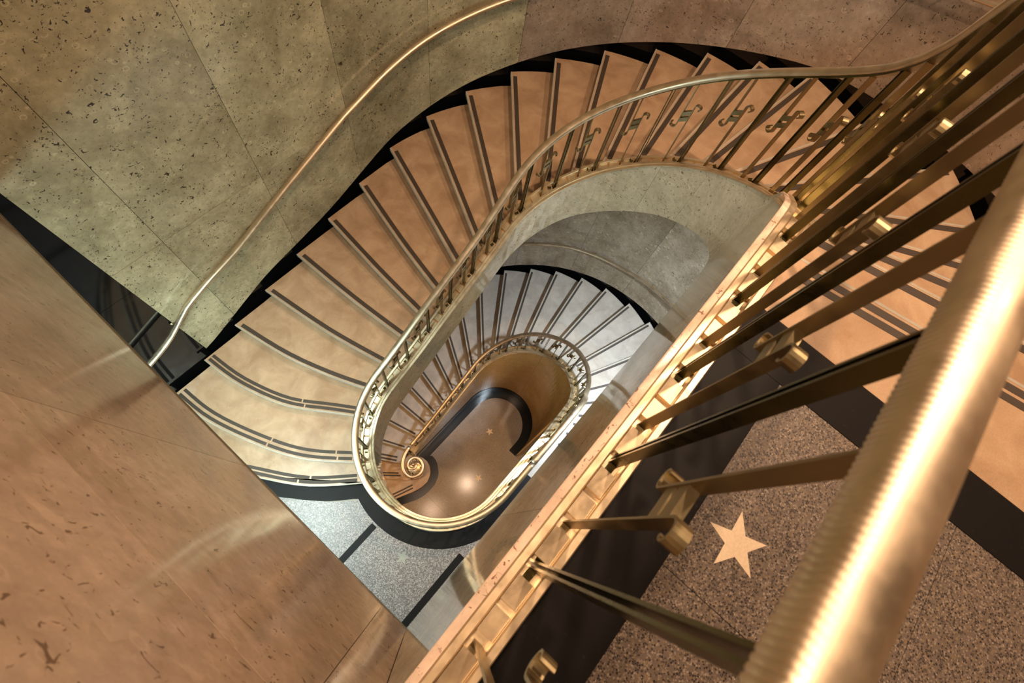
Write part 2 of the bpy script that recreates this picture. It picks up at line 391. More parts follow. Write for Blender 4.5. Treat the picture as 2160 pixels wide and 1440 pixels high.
def build_flight(parent, noses, ns, zt, first, last, double, wide=.040, gaps=None, extra_start=None):
    """treads with rounded nosings, risers and dark grit strips"""
    for k in range(first, last + 1):
        z = zt - k * H
        front = resample(noses[k], NK)
        if k == first:
            backl = extra_start
            kb = len(backl) - 1
        else: backl = resample(noses[k - 1], NK)
        bs = shift(backl, -.035) if k > first else backl    # front of riser above
        if k > first:
            inner = [at(ns[k - 1][0] + (ns[k][0] - ns[k - 1][0]) * i / 5 + (.0 if i else .0), .84) for i in range(1, 5)]
            outer = outer_arc(front[-1], backl[-1])
            poly = shift(backl, .03) ; poly = poly[::-1]                 # outer -> inner along the back (under the tread above)
            poly = poly + inner + front + outer
        else:
            poly = backl[::-1] + front
        # slab with rounded nose
        fr_n = len(front); kfull = len(poly); i0 = kfull - fr_n - (len(outer) if k > first else 0)
        rings = []
        for off, dz in ((.004, 0), (0., -.004), (-.0, -.030), (.010, -.038)):
            pp = list(poly); sh = shift(front, off)
            for i in range(fr_n): pp[i0 + i] = sh[i]
            rings.append([(x, y, z + dz) for x, y in pp])
        V, F = loft(rings, True, True)
        tr = obj('tread', V, F, M_TREAD if noses is UP else M_TREAD2, parent)
        obj('nosing', *prism(shift(front, -.003) + shift(front, .010)[::-1], z + .0008, z - .040), M_NOSE, tr)
        # riser
        rs = shift(front, .028); zb = z - H - .002 if k < 98 else z - H
        V, F = loft([[(x, y, z - .036) for x, y in rs], [(x, y, z - H) for x, y in rs], [(x, y, z - H) for x, y in shift(front, .05)], [(x, y, z - .036) for x, y in shift(front, .05)]][0:4], True, True)
        obj('riser', *tube_strip(rs, shift(front, .05), z - .034, z - H), M_TREAD if noses is UP else M_TREAD2, parent)
        # strips
        if k in double:
            g1, g2 = (gaps or {}).get(k, ((), ()))
            obj('grit_strip', *strip_mesh(front, .022, .032, z, .05, .985, g1), M_STRIP, tr)
            obj('grit_strip', *strip_mesh(front, .069 if k != 23 else .082, .032, z, .05, .985, g2), M_STRIP, tr)
        else:
            obj('grit_strip', *strip_mesh(front, .019, wide, z, .05, .965), M_STRIP, tr)
def tube_strip(A, B, zt, zb):
    poly = list(A) + list(B)[::-1]
    return prism(poly, zt, zb)

# ------------------------------------------------------------------ floors
fl = setting('floor', (0, 0, ZN))
def piece(name, poly, z, m, parent, th=.03, label=None):
    v, fc = prism(poly, z, z - th); o = obj(name, v, fc, m, parent)
    if label: o['label'] = label
    return o
def rect(x0, x1, y0, y1): return [(x0, y0), (x1, y0), (x1, y1), (x0, y1)]
YB = YC - .845
# top landing
xs = [XB, .33, 1.045]
ys = [-.53, -1.20, YW]
for i in range(2):
    for j in range(2):
        x0_, x1_ = xs[i] + (.001 if i else 0), xs[i + 1] - .001; y1_, y0_ = ys[j] - .001, ys[j + 1] + .001
        piece('terrazzo_panel', rect(x0_, x1_, y0_, y1_), ZN, M_TERN, fl)
piece('border_slab', rect(XB, 1.045, -.529, YB), ZN + .0005, M_BFLOOR, fl, label='black marble border slab along the railing')
piece('border_slab', rect(1.0465, 1.248, YW, YB), ZN + .0005, M_BFLOOR, fl, label='black marble border slab across the stair head')
def star(cx, cy, R, rot, z, m, parent, tips=None, inner=.39):
    pts = []
    if tips:
        cx = sum(t[0] for t in tips) / 5; cy = sum(t[1] for t in tips) / 5
        th = [(atan2(t[1] - cy, t[0] - cx), hypot(t[0] - cx, t[1] - cy)) for t in tips]; th.sort()
        for i in range(5):
            a0, r0 = th[i]; a1, r1 = th[(i + 1) % 5]
            if a1 < a0: a1 += 2 * pi
            pts.append((cx + r0 * cos(a0), cy + r0 * sin(a0)))
            am = (a0 + a1) / 2; rm = (r0 + r1) / 2 * inner; pts.append((cx + rm * cos(am), cy + rm * sin(am)))
    else:
        for i in range(10):
            t = rot + i * pi / 5; rr = R if i % 2 == 0 else R * inner
            pts.append((cx + rr * cos(t), cy + rr * sin(t)))
    return piece('star_inlay', pts, z + .0012, m, parent, .02)
star(0, 0, 0, 0, ZN, M_STAR, fl, [(.61, -.637), (.578, -.744), (.469, -.751), (.43, -.645), (.518, -.576)])
# slab body of the top landing (under the finish)
obj('floor_slab', *box(XB, 1.4, YW, YC - .73, ZSOF + .02, ZN - .032), M_CEIL, fl)

# middle landing
f1 = setting('floor', (0, 0, Z1))
base = [(-3.2, YW), (1.0, YW), (1.0, -.31)] + [at(s, .86) for s in stations(S3 - .001, 5.1, .08)[::1]][0:0]
ring_in = [at(s, .845) for s in [S3 - i * (S3 - 4.93) / 24 for i in range(25)]]
ring_out = [at(s, 1.01 / .845 * .845) for s in [S3 - i * (S3 - 4.93) / 24 for i in range(25)]]
low_nose = resample(UP[24], NK)
low_in = shift(low_nose, .0)
# curved black band at the foot of the upper flight
lb_out = [(-.345, .80), (-.365, .841), (-.575, 1.036), (-.729, 1.218), (-.832, 1.37), (-.931, 1.517), (-1.10, 1.85), (-1.30, 2.30), (-1.52, 2.93)]
lb_out = resample(lb_out, 20)
band = [(x, y) for x, y in shift(low_nose, .03)] + lb_out[::-1]
piece('border_slab', band, Z1 + .0008, M_BFLOOR, f1, label='black marble border slab at the foot of the stair')
piece('border_slab', ring_in + ring_out[::-1], Z1 + .0005, M_BFLOOR, f1, label='black marble ring slab round the well')
piece('border_slab', rect(X0, 1.008, YC - 1.01, YB), Z1 + .0005, M_BFLOOR, f1)
piece('border_slab', rect(-.925, -.455, .502, .570), Z1 + .0012, M_BFLOOR, f1, .02)
piece('border_slab', rect(-.93, -.075, -.384, -.313), Z1 + .0012, M_BFLOOR, f1, .02)
for y0 in (1.385, .955, .06, -.80):
    piece('border_slab', rect(-1.0, -.925, y0, y0 + .085), Z1 + .0012, M_BFLOOR, f1, .02)
# terrazzo panels of the middle landing
def terr(x0, x1, y0, y1): piece('terrazzo_panel', rect(x0, x1, y0, y1), Z1 - .001, M_TER1, f1, .04)
terr(-3.2, -1.55, YW, .0); terr(-3.2, -1.55, 0, 3.0)
v1 = [(-1.55, YW), (1.0, YW)]
piece('terrazzo_panel', [(-1.55, YW), (1.008, YW), (1.008, -.46), (X0, -.46)] + [p for p in ring_out[1:]][:24] + [(-.40, .84), (-.60, 1.05), (-.85, 1.38), (-1.2, 1.98), (-1.55, 2.95)], Z1 - .001, M_TER1, f1, .04)
star(-.479, .095, .075, .4, Z1 - .001, M_STAR1, f1)

# ground floor
f2 = setting('floor', (0, 0, 0))
piece('terrazzo_panel', rect(-3.5, .2, YW - 1.5, 3.2), Z2, M_TER2, f2, .05)
piece('terrazzo_panel', rect(.2015, 4.8, YW - 1.5, 3.2), Z2, M_TER2, f2, .05)
star(1.913, .528, .082, 1.2, Z2, M_STAR, f2); star(1.089, .086, .085, 1.35, Z2, M_STAR, f2)
# black plinth border inside the well wall
sA = S4 - (X1 - 1.895)
sts = [sA + (S6 + .0 - sA) * i / 70 for i in range(71)]
piece('border_slab', [at(s, .705) for s in sts] + [at(s, .545) for s in sts[::-1]], Z2 + .002, M_PLINTH, f2, .02, label='polished black border slab inside the curved wall')

# ------------------------------------------------------------------ outer wall (left and round the head of the stair)
def wall_pt(t, RR=RW):
    """t: length along outer wall from X=XL on the left, round the curve, to the right wall"""
    XL = -3.2; l1 = X1 - XL
    yl = YCO + RR
    if t < l1: return (XL + t, yl), (0, -1)
    t2 = (t - l1) / RW
    if t2 < pi: th = pi / 2 - t2; return (X1 + RR * cos(th), YCO + RR * sin(th)), (-cos(th), -sin(th))
    return (X1 - (t2 - pi) * RW, YCO - RR), (0, 1)
LT = (X1 + 3.2) + pi * RW + 5.5
def t_of_x(x): return x + 3.2
def wall_panel(t0, t1, z0f, z1f, m, parent, name='marble_panel', d=0., th=.03, gap=.0015, z_is_fn=True):
    k = max(1, int((t1 - t0) / .12)) if t1 > X1 + 3.2 or callable(z0f) else 1
    k = max(k, 1 if not callable(z0f) else int((t1 - t0) / .12) + 1)
    V = []; F = []
    rings = []
    for i in range(k + 1):
        t = t0 + gap + (t1 - t0 - 2 * gap) * i / k
        (xi, yi), _n = wall_pt(t, RW - d); (xo, yo), _n = wall_pt(t, RW - d + th)
        zb = z0f(t) if callable(z0f) else z0f; ztp = z1f(t) if callable(z1f) else z1f
        zb += gap; ztp -= gap
        rings.append([(xi, yi, zb), (xi, yi, ztp), (xo, yo, ztp), (xo, yo, zb)])
    return obj(name, *loft(rings), m, parent)
def outer_nose(noses, zt):
    T = []
    for k, l in noses.items():
        x, y = l[-1]
        if x <= X1 and y > 0: t = x + 3.2
        elif x <= X1: t = X1 + 3.2 + pi * RW + (X1 - x)
        else: t = X1 + 3.2 + (pi / 2 - atan2(y - YCO, x - X1)) * RW
        T.append((t, zt - k * H))
    T.sort(); return T
TU = outer_nose(UP, ZN); TL = outer_nose(LO, Z1)
kink = t_of_x(-.345)
black_top_t = [(0, ZN - 3.60), (kink, ZN - 3.585), (t_of_x(.537), ZN - 3.175), (t_of_x(1.05), ZN - 3.045), (t_of_x(1.444), ZN - 2.935)]
black_top_t += [(t, z + .035) for t, z in TU if t > t_of_x(1.9) and t < t_of_x(X1) + pi * RW * .97]
tend = X1 + 3.2 + pi * RW
black_top_t += [(tend + .3, ZN + .10), (LT, ZN + .10)]
BT = smooth_table(black_top_t, 0, LT, .1, .12)
zbt = lambda t: interp(BT, t)
wl = setting('wall_left', (0, 0, 0))
wb = [wall_pt(t, RW + .03) [0] for t in stations_t] if False else None
tt = [i * LT / 150 for i in range(151)]
rings = [[(*wall_pt(t, RW + .032)[0], -.1), (*wall_pt(t, RW + .032)[0], ZCEIL + .05), (*wall_pt(t, RW + .16)[0], ZCEIL + .05), (*wall_pt(t, RW + .16)[0], -.1)] for t in tt]
obj('wall_core', *loft(rings), M_BLACK, wl)
jx = [kink, t_of_x(.07), t_of_x(.955), t_of_x(1.875)]
arc_j = [t_of_x(1.875) + .92 * i for i in range(1, 9)]
jt = jx + arc_j
zj = ZN - 2.04
tj_end = t_of_x(1.875)
# upper storey, rows of marble
for u, v in zip(jt, jt[1:]):
    if v <= tj_end + .01:
        wall_panel(u, v, zbt, zj, M_WALL, wl)
        wall_panel(u, v, zj, ZN + .35, M_WALL, wl)
        wall_panel(u, v, ZN + .35, ZCEIL, M_WALL, wl)
    else:
        mw = M_WALL if u < X1 + 3.2 + 1.2 else M_WALL3
        wall_panel(u, v, zbt, ZN + .35, mw, wl)
        wall_panel(u, v, ZN + .35, ZCEIL, mw, wl)
for u, v in zip([jt[-1] + .92 * i for i in range(4)], [jt[-1] + .92 * i for i in range(1, 5)]):
    wall_panel(u, min(v, LT), ZN + .10, ZN + 1.2, M_WALL3, wl)
    wall_panel(u, min(v, LT), ZN + 1.2, ZCEIL, M_WALL3, wl)
# black marble pilaster beyond the marble, slabs
for z0_, z1_ in ((Z1 + .0, ZN - 2.3), (ZN - 2.3, ZN - .9), (ZN - .9, ZCEIL)):
    for u, v in ((0, .95), (.95, 1.9), (1.9, kink)):
        wall_panel(u, v, z0_, z1_, M_BLACK, wl, 'black_slab', d=-.012)
# lower storey below the upper flight
def soff_t(t): return interp(TUs, t)
FL_T = [(s, d) for s, d in ((-3, 1.06), (.0, 1.06), (.11, 1.07), (.40, 1.22), (.68, 1.432), (.94, 1.625), (1.27, 1.894), (1.51, 2.08), (1.76, 2.25), (1.96, 2.42), (2.40, 2.80), (2.8, 3.12), (3.53, 3.70), (3.93, 4.04), (4.23, 4.27), (4.46, 4.40), (4.7, 4.45), (S4 - .6, 4.45), (S4 - .3, 4.60), (S4, 4.9))]
FLOW = smooth_table(FL_T, -3, S4, .05, .08)
def z_low(s): return ZN - interp(FLOW, s)
skirt_l = [(t, z + .07) for t, z in TL]
BL = smooth_table([(0, .12)] + [(t, z) for t, z in skirt_l if t < tend * .96] + [(tend + .4, Z1 + .12), (LT, Z1 + .12)], 0, LT, .1, .12)
zbl = lambda t: interp(BL, t)
jl = [0, 1.0, 2.0, t_of_x(-.345), t_of_x(.55), t_of_x(1.45), t_of_x(2.35)] + [t_of_x(2.35) + .95 * i for i in range(1, 14)]
under = lambda t: min(interp(TU_under, t), ZSOF + 1.2)
TU_under = [(0, Z1 - .34), (t_of_x(-1.2), Z1 - .34)] + [(t, z - .33) for t, z in TU if t > t_of_x(-1.0) and t < tend * .97] + [(tend + .3, ZSOF), (LT, ZSOF)]
TU_under.sort()
for u, v in zip(jl, jl[1:]):
    if v > LT: break
    wall_panel(u, v, zbl, under, M_WALL2, wl)

# end wall (rose marble) over the middle landing: closes the well on the left
we = setting('wall_end', (0, 0, 0))
yj = [-.175, -.03, .87, 1.77, YCO + RW]
zjs = [ZSOF, ZN + .305, ZN + 1.7, ZCEIL]
obj('wall_core', *box(XB - .16, XB - .032, YC - .73, YCO + RW + .1, ZSOF, ZCEIL), M_CEIL, we)
for y0_, y1_ in zip(yj, yj[1:]):
    for z0_, z1_ in zip(zjs, zjs[1:]):
        obj('marble_panel', *box(XB - .03, XB, y0_ + .001, y1_ - .001, z0_ + .0012, z1_ - .0012), M_END, we)
obj('edge_bead', *box(XB - .034, XB + .004, -.175, YCO + RW, ZSOF - .012, ZSOF + .0005), mat('dark_bead', (.09, .085, .05), .4), we)
# wall beyond the rail on the top landing, same plane
yj2 = [YW, -1.2, -.6, -.1755]
for y0_, y1_ in zip(yj2, yj2[1:]):
    for z0_, z1_ in ((ZN, ZN + .305), (ZN + .305, ZN + 1.7), (ZN + 1.7, ZCEIL)):
        obj('marble_panel', *box(XB - .03, XB, y0_ + .001, y1_ - .001, z0_ + .0012, z1_ - .0012), M_END, we)
obj('wall_core', *box(XB - .16, XB - .032, YW - .1, YC - .73, ZSOF, ZCEIL), M_CEIL, we)
# far walls of the lower storeys, ceiling and soffits
struct(obj('wall_far', *box(-3.3, -3.2, YW - 1.6, 3.3, -.05, ZSOF + .2), M_CEIL))
struct(obj('wall_right', *box(-3.3, 2.2, YW - 1.6, YW - 1.5, -.05, Z1 - .3), M_CEIL))
struct(obj('ceiling', *box(-3.3, 4.8, YW - .3, 3.3, ZCEIL, ZCEIL + .1), M_CEIL))
struct(obj('ceiling', *box(-3.3, XB - .001, YW - .1, 3.1, ZSOF, ZSOF + .14), M_SOFFIT))
struct(obj('ceiling', *box(XB, 1.9, YW - .1, YC - .76, ZSOF - .03, ZSOF + .018), M_SOFFIT))
# underside of middle landing
sl = [(-3.2, YW), (1.6, YW), (1.6, YC - .74)] + [at(s, .74) for s in [S3 - i * (S3 - 4.7) / 24 for i in range(25)]] + [(-.7, 1.7), (-1.3, 2.95), (-3.2, 2.95)]
o = obj('ceiling', *prism(sl, Z1 - .045, Z1 - .32), M_SOFFIT); struct(o)

# ------------------------------------------------------------------ staircases
stU = thing('staircase', 'upper flight of peach stone stairs with dark grit strips, curving down to the grey landing', 'staircase', (X1, YC, Z1))
start0 = [(1.25, YB + (-1.8 - YB) * i / NK) for i in range(NK + 1)]
g_ = {22: ((.35,), (.37,)), 23: ((.12, .47), (.13, .46)), 24: ((.30, .62), (.25, .55))}
build_flight(stU, UP, NU, ZN, 0, 24, {0, 22, 23, 24}, gaps=g_, extra_start=start0)
stL = thing('staircase', 'lower flight of stairs seen through the well, running down to the spiral volute', 'staircase', (X1, YC, 0))
start1 = [(1.01, YB + (-1.8 - YB) * i / NK) for i in range(NK + 1)]
build_flight(stL, LO, NL, Z1, 0, 23, {0, 23}, wide=.032, extra_start=start1)
# the two bottom steps with the bulb under the volute
VX, VY = .385, 1.06
def bulb(rad, z, extra):
    pass
def mk_step(front, back, z, name='tread', th=.038):
    poly = front + back
    rings = [[(x, y, z) for x, y in poly], [(x, y, z - th) for x, y in poly]]
    return obj(name, *loft(rings), M_TREAD, stL)
arc24 = [(VX + .17 * cos(t), VY + .17 * sin(t)) for t in [pi * .95 + i * (pi * 1.45) / 10 for i in range(11)]]
n24 = [(-1.35, 2.9), (-.75, 2.15), (-.20, 1.50), (.08, 1.16), (.20, 1.02)]
arc25 = [(-1.95, 2.0), (-1.2, 1.40), (-.62, 1.13), (-.28, 1.01), (.06, .835), (.17, .79), (.267, .765), (.38, .762), (.486, .80), (.56, .855), (.615, .93), (.645, 1.028), (.64, 1.12), (.60, 1.22), (.55, 1.30)]
back23 = [(.50, 1.36), (.28, 1.33), (.071, 1.661), (-.68, 2.9)]
t24 = mk_step([(-1.35, 2.9), (-.75, 2.15), (-.20, 1.50), (.06, 1.16), (.16, 1.02)] + arc24[1:8], [(.52, 1.30)] + back23, 2 * H)
obj('riser', *prism(shift([(-1.35, 2.9), (-.75, 2.15), (-.20, 1.50), (.06, 1.16), (.16, 1.02)], -.03)[::1] + [(VX + .15 * cos(t), VY + .15 * sin(t)) for t in [pi * 1.2, pi * 1.5, pi * 1.8, 0]] + [(.50, 1.33), (-.65, 2.88)], 2 * H - .037, H), M_TREAD, stL)
t25 = mk_step(arc25, [(.50, 1.36), (-.4, 2.9), (-1.95, 2.9)], H)
def inset(poly, d, c=(.2, 1.4)):
    out = []
    for x, y in poly:
        l = hypot(x - c[0], y - c[1]); out.append((x + (c[0] - x) * d / l, y + (c[1] - y) * d / l))
    return out
obj('riser', *prism(inset(arc25, .03) + [(.50, 1.36), (-.4, 2.88), (-1.9, 2.88)], H - .037, 0), M_TREAD, stL)
obj('grit_strip', *strip_mesh(resample([(.109, 1.17), (-.133, 1.452), (-.55, 1.94)], 8), .012, .026, 2 * H, 0, 1), M_STRIP, t24)
obj('grit_strip', *strip_mesh(resample([(.113, 1.235), (-.12, 1.505), (-.55, 2.0)], 8), .012, .026, 2 * H, 0, 1), M_STRIP, t24)
obj('grit_strip', *strip_mesh(resample([(.115, .868), (-.235, 1.015), (-.6, 1.20)], 8), .0, .026, H, 0, 1), M_STRIP, t25)
obj('grit_strip', *strip_mesh(resample([(.15, .912), (-.235, 1.072), (-.6, 1.26)], 8), .0, .026, H, 0, 1), M_STRIP, t25)
# black plinth on the ground around the bulb step
pl = [(x, y) for x, y in arc25[:-1]]
pout = [(-1.95, 1.86), (-1.2, 1.26), (-.62, .99), (-.276, .86), (.015, .69), (.16, .64), (.308, .625), (.44, .63), (.564, .675), (.64, .72), (.70, .79), (.76, .87), (.79, .95), (.80, 1.047)]
piece('border_slab', pl + pout[::-1], Z2 + .0045, M_PLINTH, f2, .02, label='polished black border slab round the bottom bulb step')

# ------------------------------------------------------------------ marble strings and walls under the rail
def string_panels(parent, cuts, ztf, zbf, m, r0=.71, th=.025, ttop=0.):
    for u, v in zip(cuts, cuts[1:]):
        rings = []
        for s in stations(u + .0008, v - .0008, .06):
            zt_, zb_ = ztf(s), zbf(s)
            rings.append([(*at(s, r0), zb_), (*at(s, r0), zt_), (*at(s, r0 + th), zt_), (*at(s, r0 + th), zb_)])
        obj('string_panel', *loft(rings), m, parent)
cutsU = [-2.52, -1.9, -1.0, -.12, .84, 1.20, 2.1, 3.0, 3.9, 4.6, 5.3, S3, S3 + .9]
string_panels(stU, cutsU, lambda s: z_shoe(s) - .012, z_low, M_FASCIA)
string_panels(stL, [S3 + .9, sA], lambda s: z_shoe(s) - .012, z_low, M_FASCIA)
cutsL = [sA, S4 + .3, S4 + 1.25, S4 + 2.2, S4 + 3.1, S6 + .02]
string_panels(stL, cutsL, lambda s: z_shoe(s) - .012, lambda s: .25, M_BROWN)
# black skirting at the foot of that wall
V, F = sweep([(.700, .0), (.700, .235), (.708, .25), (.735, .25), (.735, 0)], sA, S6 + .02, lambda s: 0.)
obj('plinth', V, F, M_BLACK, stL, smooth=False)
V, F = sweep([(.7355, 0), (.80, 0), (.80, -.06), (.7355, -.06)], sA, S6, lambda s: z_shoe(s) - .06)
# core behind strings
V, F = sweep([(.7355, -.0), (.836, -.0), (.836, -.10), (.7355, -.10)][:0] or [(.7355, -.062), (.836, -.062), (.836, -.13), (.7355, -.13)], -2.52, S6 + .02, lambda s: z_shoe(s) - .012)
obj('string_core', V, F, M_BLACK, stU)
# flight soffits
def soffit(noses, zt, first, last, zf_in, name, parent):
    rings = []
    ks = sorted(noses)
    for k in ks:
        if k < first or k > last: continue
        l = noses[k]; p, q = l[0], l[-1]
        s_in = (NU if noses is UP else NL)[k][0]
        pi_ = at(s_in, .735) if noses is UP else at(s_in, .735)
        z = zf_in(s_in, k)
        rings.append([(*pi_, z), (q[0] * 1.0, q[1] * 1.0, z), (q[0], q[1], z + .04), (*pi_, z + .04)])
    obj(name, *loft(rings), M_SOFFIT, parent)
soffit(UP, ZN, 0, 24, lambda s, k: z_low(s) + .004, 'soffit', stU)
soffit(LO, Z1, 0, 23, lambda s, k: Z1 - k * H - .45, 'soffit', stL)

# ------------------------------------------------------------------ balustrade
balU = thing('balustrade', 'brass railing from the near ribbed handrail down the upper flight and around the grey landing', 'railing', (*at(0, .78), Z1))
balL = thing('balustrade', 'brass railing deep in the well along the lower flight, ending in a spiral volute', 'railing', (*at(S4, .78), 0))
# base channel (curb)
SP = S3 + .35          # where the upper balustrade hands over to the lower one
coping = [(.705, -.012), (.705, -.003), (.709, .0), (.729, .0), (.729, -.012)]
band_ = [(.7295, -.012), (.7295, .004), (.733, .008), (.752, .008), (.757, .002), (.757, -.02), (.7295, -.02)]
chan = [(.7575, -.045), (.7575, -.030), (.812, -.030), (.812, .0), (.816, .005), (.834, .005), (.838, 0), (.838, -.06), (.7575, -.06)]
for (sa, sb, par) in ((-2.52, SP, balU), (SP, S6 + .02, balL)):
    near = par is balU
    o = obj('coping', *sweep(coping, sa, min(sb, -.0) if near else sb, z_shoe, .06), M_COPING if near else M_SHOE, par, smooth=False)
    if near: obj('coping', *sweep(coping, .001, sb, z_shoe, .06), M_SHOE, par)
    obj('curb_band', *sweep(band_, sa, sb, z_shoe, .05), M_SHOE, par)
    obj('curb_channel', *sweep(chan, sa, sb, z_shoe, .05), M_SHOE, par)
def local(s, da, r, dz, base=None):
    """point at path position s+da, radius r, height dz over the base channel"""
    x, y = at(s + da, r); return (x, y, z_shoe(s + da) - .03 + dz)
def flat_bar(s, da, w, th, z0f, z1f, kz=10, r=.785):
    rings = []
    for i in range(kz + 1):
        t = i / kz
        rg = []
        for a_, rr in ((-th / 2, r - w / 2), (th / 2, r - w / 2), (th / 2, r + w / 2), (-th / 2, r + w / 2)):
            x, y = at(s + da + a_, rr); zb = z0f; zt_ = z1f
            rg.append((x, y, zb + (zt_ - zb) * t))
        rings.append(rg)
    return loft(rings)
def scroll_bar(s, da, curl, sign, za, zb, w=.028, th=.0055, r=.785):
    """flat bar from za to zb whose far end curls: sign=+1 curls at its top, -1 at its bottom; curl = direction along the path"""
    pts = [(0, za), (0, zb - sign * .045)]
    R = .022
    cx, cz = curl * R, zb - sign * .045
    for i in range(1, 13):
        t = pi - i * (pi * 1.25) / 12
        rr = R if i < 9 else R * (1 - (i - 8) * .12)
        pts.append((cx + curl * rr * cos(t), cz + sign * rr * sin(t)))
    rings = []
    for i, (x, z) in enumerate(pts):
        x0_, z0_ = pts[max(0, i - 1)]; x1_, z1_ = pts[min(len(pts) - 1, i + 1)]
        tx, tz = x1_ - x0_, z1_ - z0_; l = hypot(tx, tz); nx_, nz_ = tz / l * th / 2, -tx / l * th / 2
        rg = []
        for ox, oz, rr in ((-nx_, -nz_, r - w / 2), (nx_, nz_, r - w / 2), (nx_, nz_, r + w / 2), (-nx_, -nz_, r + w / 2)):
            px, py = at(s + da + x + ox, rr); rg.append((px, py, z + oz))
        rings.append(rg)
    return loft(rings)
def foot(s, da, sgn, z, r=.785, w=.024):
    rings = []
    for x, zz in ((0, .0), (0, .012), (sgn * .012, .006), (sgn * .035, .004), (sgn * .04, .016), (sgn * .043, .014), (sgn * .043, .0)):
        rings.append([(*at(s + da + x, r - w / 2), z + zz), (*at(s + da + x, r + w / 2), z + zz), (*at(s + da + x + .001, r + w / 2), z + zz - .003), (*at(s + da + x + .001, r - w / 2), z + zz - .003)])
    return loft(rings)
PER = .3525
def bay(par, s, smax):
    """pair of bars at s, scroll bars at s+.135 and s+.195"""
    zs = z_shoe(s) - .032; zr = z_rail(s) - .018
    v, fc = join([flat_bar(s, -.0075, .028, .006, zs, zr), flat_bar(s, .0075, .028, .006, zs, zr), foot(s, -.009, -1, zs), foot(s, .009, 1, zs)])
    obj('baluster', v, fc, M_BAL, par)
    cs = (step3d(s, PER) - s) / PER
    sl = s + .135 * cs; su = s + .200 * cs
    if su > smax: return
    zm = (z_shoe(sl) + z_rail(sl)) / 2; h = z_rail(sl) - z_shoe(sl)
    mid = z_shoe(sl) + h * .58
    v, fc = join([scroll_bar(sl, 0, -1, 1, z_shoe(sl) - .032, mid + .115), foot(sl, -.004, -1, z_shoe(sl) - .032)])
    obj('scroll_bar', v, fc, M_SCR, par)
    slope = (z_rail(su) - z_rail(sl))
    v, fc = scroll_bar(su, 0, 1, -1, z_rail(su) - .018, mid - .115 + slope)
    obj('scroll_bar', v, fc, M_SCR, par)
    lk = []
    for dz in (-.025, .025):
        rings = []
        for i in range(5):
            x = i / 4 * (su - sl); z = mid + dz + slope * i / 4
            rings.append([(*at(sl + x, .775), z - .017), (*at(sl + x, .795), z - .017), (*at(sl + x, .795), z + .017), (*at(sl + x, .775), z + .017)])
        lk.append(loft(rings))
    v, fc = join(lk); obj('link_bar', v, fc, M_SCR, par)
    # filler blocks in the channel
    for u0, u1 in ((.022, .112), (.158, .225), (.243, .315)):
        rings = []
        for i in range(4):
            q = s + (u0 + (u1 - u0) * i / 3) * cs; z = z_shoe(q)
            rings.append([(*at(q, .760), z - .029), (*at(q, .811), z - .029), (*at(q, .811), z - .010), (*at(q, .760), z - .006)])
        obj('filler_block', *loft(rings), M_SHOE, par)
# on the top landing the pairs stand at X=.083+.3525k
s_first = (.078 - X1) - PER
k = 0; s = s_first
def step3d(s, L):
    n_ = 20; acc = 0
    while acc < L:
        ds = .01; acc += hypot(ds, z_shoe(s + ds) - z_shoe(s)); s += ds
    return s
while s < SP - .1:
    bay(balU, s, SP); s = step3d(s, PER)
while s < S6 - .05:
    bay(balL, s, S6); s = step3d(s, PER)

# handrail profile (radius offset from .78, height)
hp = [(-.022, -.026), (-.0285, -.022), (-.0285, -.006), (-.0285, .009), (-.024, .015), (-.014, .020), (0, .0225), (.014, .020), (.024, .015), (.0285, .009), (.0285, -.006), (.0285, -.022), (.022, -.026), (0, -.028)]
hp = [(.78 + x, z) for x, z in hp]
obj('handrail', *sweep(hp, -.85, SP, z_rail, .045), M_RAIL, balU, smooth=True)
# near end of the rail, ribbed along both shoulders
rings = []
pitch = .0075; q = 6
kk = int((2.52 - .85) / pitch) * q
for i in range(kk + 1):
    s = -2.52 + i * (2.52 - .85) / kk
    m_ = .0013 if i % q in (0, 1) else 0
    rg = []
    for j, (rr, zz) in enumerate(hp):
        d = m_ if j in (1, 2, 3, 10, 11, 12) else 0
        x = rr - .78; l = hypot(x, zz)
        rg.append((*at(s, .78 + x * (1 - d / l)), z_rail(s) + zz * (1 - d / l)))
    rings.append(rg)
obj('handrail', *loft(rings), M_RAIL, balU, smooth=True)['label'] = 'near ribbed length of brass handrail'
ub = [(.766, -.0265), (.794, -.0265), (.794, -.040), (.766, -.040)]
obj('rail_underbar', *sweep(ub, -2.52, SP, z_rail, .045), M_BAL, balU)
obj('rail_underbar', *sweep(ub, SP + .0005, S6, z_rail, .045), M_BAL, balL)
# lower rail with the volute
def frame_sweep(pts, prof):
    rings = []
    for i, p in enumerate(pts):
        p0, p1 = pts[max(0, i - 1)], pts[min(len(pts) - 1, i + 1)]
        tx, ty = p1[0] - p0[0], p1[1] - p0[1]; l = hypot(tx, ty) or 1; nx_, ny_ = ty / l, -tx / l
        rings.append([(p[0] + nx_ * a_, p[1] + ny_ * a_, p[2] + c_) for a_, c_ in prof(i / (len(pts) - 1))])
    return loft(rings)
obj('handrail', *sweep(hp, SP + .0005, S6, z_rail, .045), M_RAIL, balL, smooth=True)
zv = z_rail(S6)
pts = []
for i in range(91):
    t = i / 90; th = pi / 2 + t * 2 * pi * 1.6
    rad = .045 + .21 * (1 - t) ** 1.25
    cx, cy = VX + (X0 - VX) * max(0, 1 - t * 4) ** 2 * .9, VY
    pts.append((cx + rad * cos(th), cy + rad * sin(th), zv - .13 * min(1, t * 5) + .05 * t))
def vp(t):
    k_ = 1.05 - .2 * t
    return [(-(x - .78) * k_, z * k_) for x, z in hp]
obj('volute', *frame_sweep(pts, vp), M_RAIL, balL, smooth=True)['label'] = 'spiral brass volute ending the handrail'
